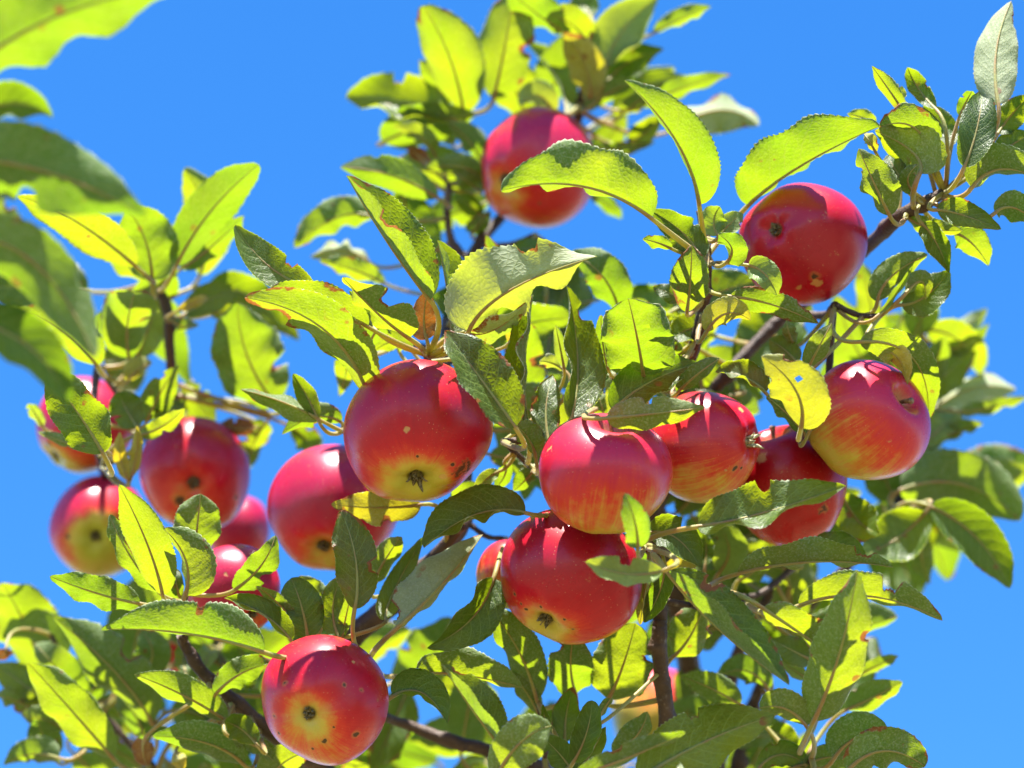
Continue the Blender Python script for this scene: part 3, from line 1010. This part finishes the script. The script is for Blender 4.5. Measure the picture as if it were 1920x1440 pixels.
936 884 910 900 892 926 .04 15 t 0 0 m=p
946 870 946 892 924 922 .04 16 u 0 0
1000 882 985 900 962 922 .05 21 u 0 0
985 872 975 850 960 830 .06 20 t 0 0
850 938 870 920 900 908 .08 16 u 0 0
1300 1082 1276 1062 1253 1044 .08 22 u 0 0 m=y
1348 1074 1367 1030 1345 983 .10 37 t 0 0 m=p
1386 1088 1420 1064 1448 1018 .10 22 u 0 0
1322 1060 1324 1025 1318 1000 .08 15 t 0 0
1440 1292 1400 1258 1348 1268 .10 32 u 0 0
1300 1100 1330 1090 1380 1105 .11 22 t 0 0
1250 690 1262 660 1258 630 .06 20 u 0 0
690 650 710 615 735 600 .05 26 u 0 0 p=760,640,.1
770 655 740 640 700 660 .06 24 u 0 0
745 640 735 600 700 580 .07 22 t 0 0
820 655 850 640 870 610 .05 20 u 0 0
700 640 670 600 672 560 .09 20 t 0 0
690 740 610 620 470 560 .0 58 u -68 -6:-25 p=705,800,.09 dt=-.01 b=L,.75,.06,.4
645 660 650 690 640 730 .1 24 u 0 0
'''
for row in LEAVES.strip().splitlines():
    make_leaf(row)

# background leaves deeper in the crown and just beyond the frame
def filler(n, x0, x1, y0, y1, d0, d1, seed, far=0.075):
    rg = random.Random(seed)
    for i in range(n):
        x, y, d = rg.uniform(x0, x1), rg.uniform(y0, y1), rg.uniform(d0, d1)
        nb = nearest_branch(P(x, y, d))
        a = rg.uniform(0, 6.28)
        Ln = rg.uniform(110, 200)
        if nb[0] > far or (1110 < x < 1350 and 1250 < y < 1400):
            continue
        bend = rg.uniform(-25, 25)
        mx, my = x + math.cos(a) * Ln / 2 - math.sin(a) * bend, y + math.sin(a) * Ln / 2 + math.cos(a) * bend
        make_leaf('%f %f %f %f %f %f %f %f %s 0 0' % (x, y, mx, my, x + math.cos(a) * Ln, y + math.sin(a) * Ln, d,
                  Ln * rg.uniform(.21, .31), rg.choice('uuut')), seed * 1000 + i)


MASS = {'v': [], 'f': [], 'm': [], 'uv': [], 'w': [], 'n': 0}
filler(58, 250, 1560, 1200, 1440, .13, .30, 1)
filler(24, 0, 330, 1220, 1440, .17, .26, 2)
filler(36, 1230, 1520, 940, 1200, .12, .22, 4)
filler(50, 450, 1500, 1470, 1750, .05, .28, 3)
filler(34, 880, 1330, 560, 900, .09, .17, 6, .06)
filler(16, 1230, 1480, 640, 800, .12, .18, 7, .07)
filler(26, 1640, 1850, 600, 960, .17, .24, 8, .06)
filler(8, 120, 420, 480, 760, .16, .22, 9, .06)
filler(9, 700, 1180, 120, 420, .18, .24, 10, .05)
mo = P(900, 1500, .2)
fol = link('foliage', mesh_np('foliage', np.vstack(MASS['v']) - mo, MASS['f'], MASS['m'], True, np.vstack(MASS['uv']), np.concatenate(MASS['w'])), [M_GREEN, M_STALK], tree, mo)
fol['kind'] = 'stuff'
MASS = None

# ------------------------------------------------------------------ apples
def apple_body(rad, hgt, seed):
    rg = np.random.default_rng(seed)
    nt, npn = 40, 64
    th = np.linspace(0, math.pi, nt)
    ph = np.linspace(0, 2 * math.pi, npn, endpoint=False)
    TH, PH = np.meshgrid(th, ph, indexing='ij')
    rho = np.sin(TH) ** 0.92 * (1 + 0.05 * np.cos(TH))
    z = hgt * np.cos(TH)
    c = np.cos(TH)
    lob = 0.034 * np.cos(5 * PH + rg.uniform(0, 6)) * np.clip(-c + 0.25, 0, 1.2)
    lop = (0.4 if seed == 105 else 1.0) * 0.045 * np.cos(PH + rg.uniform(0, 6)) + 0.034 * np.cos(2 * PH + rg.uniform(0, 6)) + 0.012 * np.cos(3 * PH + 2 * TH + rg.uniform(0, 6))
    rr_ = rho * (1 + lob + lop)
    z = z * (1 + 0.05 * np.cos(PH + rg.uniform(0, 6)) * rho)
    z = z - 0.36 * np.exp(-(rho / 0.21) ** 2) * (c > 0) + 0.16 * np.exp(-(rho / 0.20) ** 2) * (c < 0)
    z = z + 0.02 * np.exp(-((rho - 0.42) / 0.2) ** 2) * (c < 0) * np.cos(5 * PH)
    v = np.stack([rr_ * np.cos(PH), rr_ * np.sin(PH), z], -1) * rad
    verts = [tuple(q) for q in v[1:-1].reshape(-1, 3)]
    f = []
    m = nt - 2
    for i in range(m - 1):
        for j in range(npn):
            k = (j + 1) % npn
            f.append((i * npn + j, (i + 1) * npn + j, (i + 1) * npn + k, i * npn + k))
    a = len(verts)
    verts.append(tuple(v[0].mean(0)))
    verts.append(tuple(v[-1].mean(0)))
    for j in range(npn):
        k = (j + 1) % npn
        f.append((a, j, k))
        f.append((a + 1, (m - 1) * npn + k, (m - 1) * npn + j))
    return mesh_np('skin', verts, f), v[0].mean(0)[2], v[-1].mean(0)[2]


def sepals(rad, z0, seed, length):
    """five withered sepals and a tuft of dry stamens in the calyx basin"""
    rg = np.random.default_rng(seed)
    V, F = [], []
    for k in range(5):
        a = 2 * math.pi * k / 5 + rg.uniform(-.25, .25)
        out = np.array([math.cos(a), math.sin(a), 0])
        tan = np.array([-math.sin(a), math.cos(a), 0])
        L = rad * length * rg.uniform(.7, 1.25)
        tw = rg.uniform(-.5, .5)
        n = 6
        base = len(V)
        for i in range(n + 1):
            t = i / n
            c = np.array([0, 0, z0 + rad * 0.015]) + out * (rad * 0.07 * (1 - t) + L * 0.50 * t ** 1.6 * rg.uniform(.8, 1.1)) + np.array([0, 0, -1]) * L * (t - 0.25 * t ** 2)
            w = rad * 0.055 * (1 - t) ** 0.7 + rad * 0.004
            d = tan * math.cos(tw * t) + out * math.sin(tw * t)
            th_ = out * rad * 0.010
            V += [c - d * w + th_ * 2, c + th_ * -1, c + d * w + th_ * 2, c + th_ * 2.2]
        for i in range(n):
            for j in range(4):
                p, q = base + i * 4 + j, base + i * 4 + (j + 1) % 4
                F.append((p, q, q + 4, p + 4))
        F.append((base + n * 4, base + n * 4 + 1, base + n * 4 + 2, base + n * 4 + 3))
    for k in range(9):
        a = rg.uniform(0, 6.28)
        e = np.array([math.cos(a), math.sin(a), 0]) * rad * rg.uniform(.02, .07)
        p = np.array([[0, 0, z0], [*(e[:2] * .6), z0 - rad * .07], [*e[:2], z0 - rad * rg.uniform(.1, .17)]])
        v, f = tube(p, [rad * .010, rad * .007, rad * .011], 5)
        b = len(V)
        V += list(v)
        F += [tuple(i + b for i in q) for q in f]
    return mesh_np('calyx', V, F)


RED = (0.41, 0.004, 0.014)
ROSE = (0.44, 0.010, 0.034)
DEEP = (0.40, 0.003, 0.006)
# px, py, depth, radius px, height ratio, end shown (c calyx / s stalk), its px, blush (right, up, toward), bias, calyx yellow, red, marks, label
APPLES = [
 (776, 813, .0, 139, .90, 'c', (780, 897), (0.1, .9, .1), .42, 1.1, RED, 'k:763,812,.06,t k:884,742,.07,k s:868,885,.15 k:783,864,.022 k:805,867,.022 k:848,878,.03 t:830,902,.05',
  'red apple under the upright leaf tuft, yellow star-shaped calyx and sooty blotch below'),
 (1136, 886, -.028, 127, .86, 's', (1156, 772), (-.1, .95, .1), .14, .5, ROSE, 't:1038,840,.07 t:1140,888,.05',
  'rosy apple with stubby stalk on top, yellow underside resting on a redder apple'),
 (1065, 1085, .012, 132, .90, 'c', (1022, 1164), (.15, .9, .3), .52, .9, RED, 'k:975,1139,.022 k:983,1151,.025 k:1012,1145,.03 k:1054,1168,.022 k:1070,1184,.028 k:1043,1195,.022 k:963,1120,.03',
  'glossy red apple with black specks round its calyx, under the yellow-bottomed apple'),
 (1320, 834, .03, 107, .98, 'c', (1400, 828), (.1, .9, .0), .14, .15, RED, 't:1392,766,.08 k:1378,877,.06 k:1392,877,.03 t:1360,880,.04',
  'orange-red apple lying sideways, whitish calyx showing on its flank beside a twig'),
 (1478, 912, .068, 114, 1.0, 's', (1440, 800), (0, .9, .3), .75, .3, DEEP, 't:1428,860,.12 s:1545,955,.09',
  'deep red apple behind a dark veined leaf, squeezed between two apples'),
 (1627, 790, .028, 119, .90, 's', (1714, 735), (.62, .65, .0), .06, .8, ROSE, 't:1600,760,.03',
  'apple with crimson cheek and yellow-green lower side, stalk pointing to the right'),
 (1508, 456, .055, 117, .98, 'c', (1457, 432), (.3, .6, .4), .80, .75, RED, 'k:1527,519,.07 t:1533,532,.10 t:1496,543,.08 t:1407,462,.06',
  'wholly red apple hanging below a long arched leaf, two dark hollows on its front'),
 (1003, 315, .155, 111, .98, 'c', (952, 336), (.2, .9, .1), .38, .5, ROSE, 'k:1010,380,.02',
  'blurred pink-topped apple half hidden behind a yellow-green leaf with brown spots'),
 (622, 954, .11, 121, .98, 'c', (608, 1020), (-.1, .9, .2), .46, .6, ROSE, 's:600,1035,.10 t:690,900,.05',
  'apple with brown stained calyx behind a dark upright leaf, lower than the sharp one'),
 (609, 1317, -.02, 120, .98, 'c', (581, 1336), (.1, .85, -.1), .46, .8, RED, 'k:537,1283,.04 k:679,1295,.035 k:667,1378,.055 k:607,1388,.05 k:522,1375,.035 k:512,1342,.045 k:625,1363,.02 k:586,1403,.03 k:645,1285,.03 t:662,1243,.03 k:710,1313,.025',
  'scabby apple dotted with black spots, streaked yellow round its open calyx'),
 (362, 888, .15, 106, .94, 'c', (363, 904), (.2, .9, 0), .46, .5, RED, 'k:338,938,.09 k:440,932,.05',
  'blurred red apple with a brown calyx facing out, highest of three touching apples'),
 (188, 986, .19, 94, 1.0, 'c', (180, 1003), (-.3, .8, -.1), .05, 1.1, ROSE, 'k:128,1005,.05',
  'apple with pink rim and dull olive-yellow calyx end, against open sky'),
 (162, 800, .20, 89, 1.0, 'c', (110, 850), (0, .9, .1), .22, .7, ROSE, 'k:92,832,.06',
  'half-hidden apple with orange underside behind a dark blurred hanging leaf'),
 (441, 1104, .078, 86, .98, 'c', (470, 1150), (0, .9, .2), .55, .4, ROSE, 't:423,1076,.07',
  'small bright pink apple above the long brown-tipped leaf, a pale fleck on it'),
 (448, 994, .27, 62, 1.0, 'c', (450, 1040), (0, .8, .2), .45, .5, ROSE, '',
  'small far pink apple peeping out beside the blurred red apple with brown calyx'),
 (953, 1078, .065, 63, 1.0, 'c', (935, 1120), (.1, .8, .2), -.30, .4, RED, '',
  'small orange apple mostly hidden behind the red apple with black specks'),
 (1240, 1348, .26, 93, .95, 'c', (1200, 1400), (.5, .7, 0), -.32, .9, ROSE, '',
  'pale yellow apple with pink shoulder, blurred behind the upright dark twig'),
 (352, 1206, .24, 62, 1.0, 'c', (360, 1250), (0, .8, .2), .60, .3, DEEP, '',
  'dark red apple buried in shade under the long brown-tipped leaf'),
]


def local_frame(px, py, d, rpx, end, ep):
    ex, ey = (ep[0] - px) / rpx, -(ep[1] - py) / rpx
    if end == 'c':
        ex, ey = ex / 0.84, ey / 0.84
    l = math.hypot(ex, ey)
    if l > .97:
        ex, ey = ex * .97 / l, ey * .97 / l
    ez = math.sqrt(max(0.02, 1 - ex * ex - ey * ey))
    c = P(px, py, d)
    back = unit(CAM - c)
    r_ = unit(np.cross(UP, back))
    u_ = np.cross(back, r_)
    n = ex * r_ + ey * u_ + ez * back
    zax = n if end == 's' else -n
    xax = unit(np.cross(u_ + 0.1 * r_, zax))
    yax = np.cross(zax, xax)
    return c, np.stack([xax, yax, zax], 1), np.stack([r_, u_, back], 1)


for i, (px, py, d, rpx, hg, end, ep, bl, bias, cal, red, marks, label) in enumerate(APPLES):
    c, M3, Vw = local_frame(px, py, d, rpx, end, ep)
    rad = rpx * K * ZD(d)
    root = empty('apple', c)
    mw = Matrix(M3.tolist()).to_4x4()
    mw.translation = Vector(c)
    root.matrix_world = mw
    root.location = mw.translation
    root.rotation_euler = mw.to_euler()
    root['label'] = label
    root['category'] = 'apple'
    root['group'] = 'red apples hanging in the tree'
    blush = unit(M3.T @ (Vw @ np.array(bl, float)))
    spots = []
    for mk in marks.split():
        kind, rest = mk.split(':')
        q = rest.split(',')
        mx, my, mr = float(q[0]), float(q[1]), float(q[2])
        if len(q) > 3:
            kind = q[3]
        vx, vy = (mx - px) / rpx, -(my - py) / rpx
        l = math.hypot(vx, vy)
        if l > .96:
            vx, vy = vx * .96 / l, vy * .96 / l
        vz = math.sqrt(1 - vx * vx - vy * vy)
        ld = M3.T @ (Vw @ np.array([vx, vy, vz]))
        ld = ld * np.array([1, 1, hg])
        spots.append((tuple(float(q_) for q_ in ld), mr, kind))
    mat = apple_material(i + 1, rad, tuple(float(b) for b in blush), bias, cal, spots, red)
    me, ztop, zbot = apple_body(rad, hg, 100 + i)

    def child(name, mesh, mat_):
        ob = bpy.data.objects.new(name, mesh)
        mesh.materials.append(mat_)
        COL.objects.link(ob)
        ob.parent = root
        return ob
    sk = child('skin', me, mat)
    sl = 0.40 if end == 's' else 0.62
    lean = np.array([0.10 * math.cos(i * 2.1), 0.10 * math.sin(i * 2.1), 0])
    base = np.array([0, 0, ztop - 0.02 * rad])
    pth = spline(np.array([base, base + (lean * .4 + [0, 0, sl * .5]) * rad, base + (lean * 1.4 + [0, 0, sl]) * rad]), 6)
    n_ = len(pth)
    tv, tf = tube(pth, np.interp(np.linspace(0, 1, n_), [0, .5, .8, 1], [.035, .030, .038, .055]) * rad, 9)
    child('stem', mesh_np('stem', tv, tf), M_STEM)
    child('calyx', sepals(rad, zbot, 300 + i, .26 if i == 0 else .36 if i == 3 else .17), M_CALYX_PALE if i == 3 else M_CALYX)

for ob in bpy.data.objects:
    if 'w' in ob.keys():
        del ob['w']
print('leaves', sum(1 for o in bpy.data.objects if o.name.startswith('leaf')), 'tris', sum(len(m.polygons) for m in bpy.data.meshes) * 2)
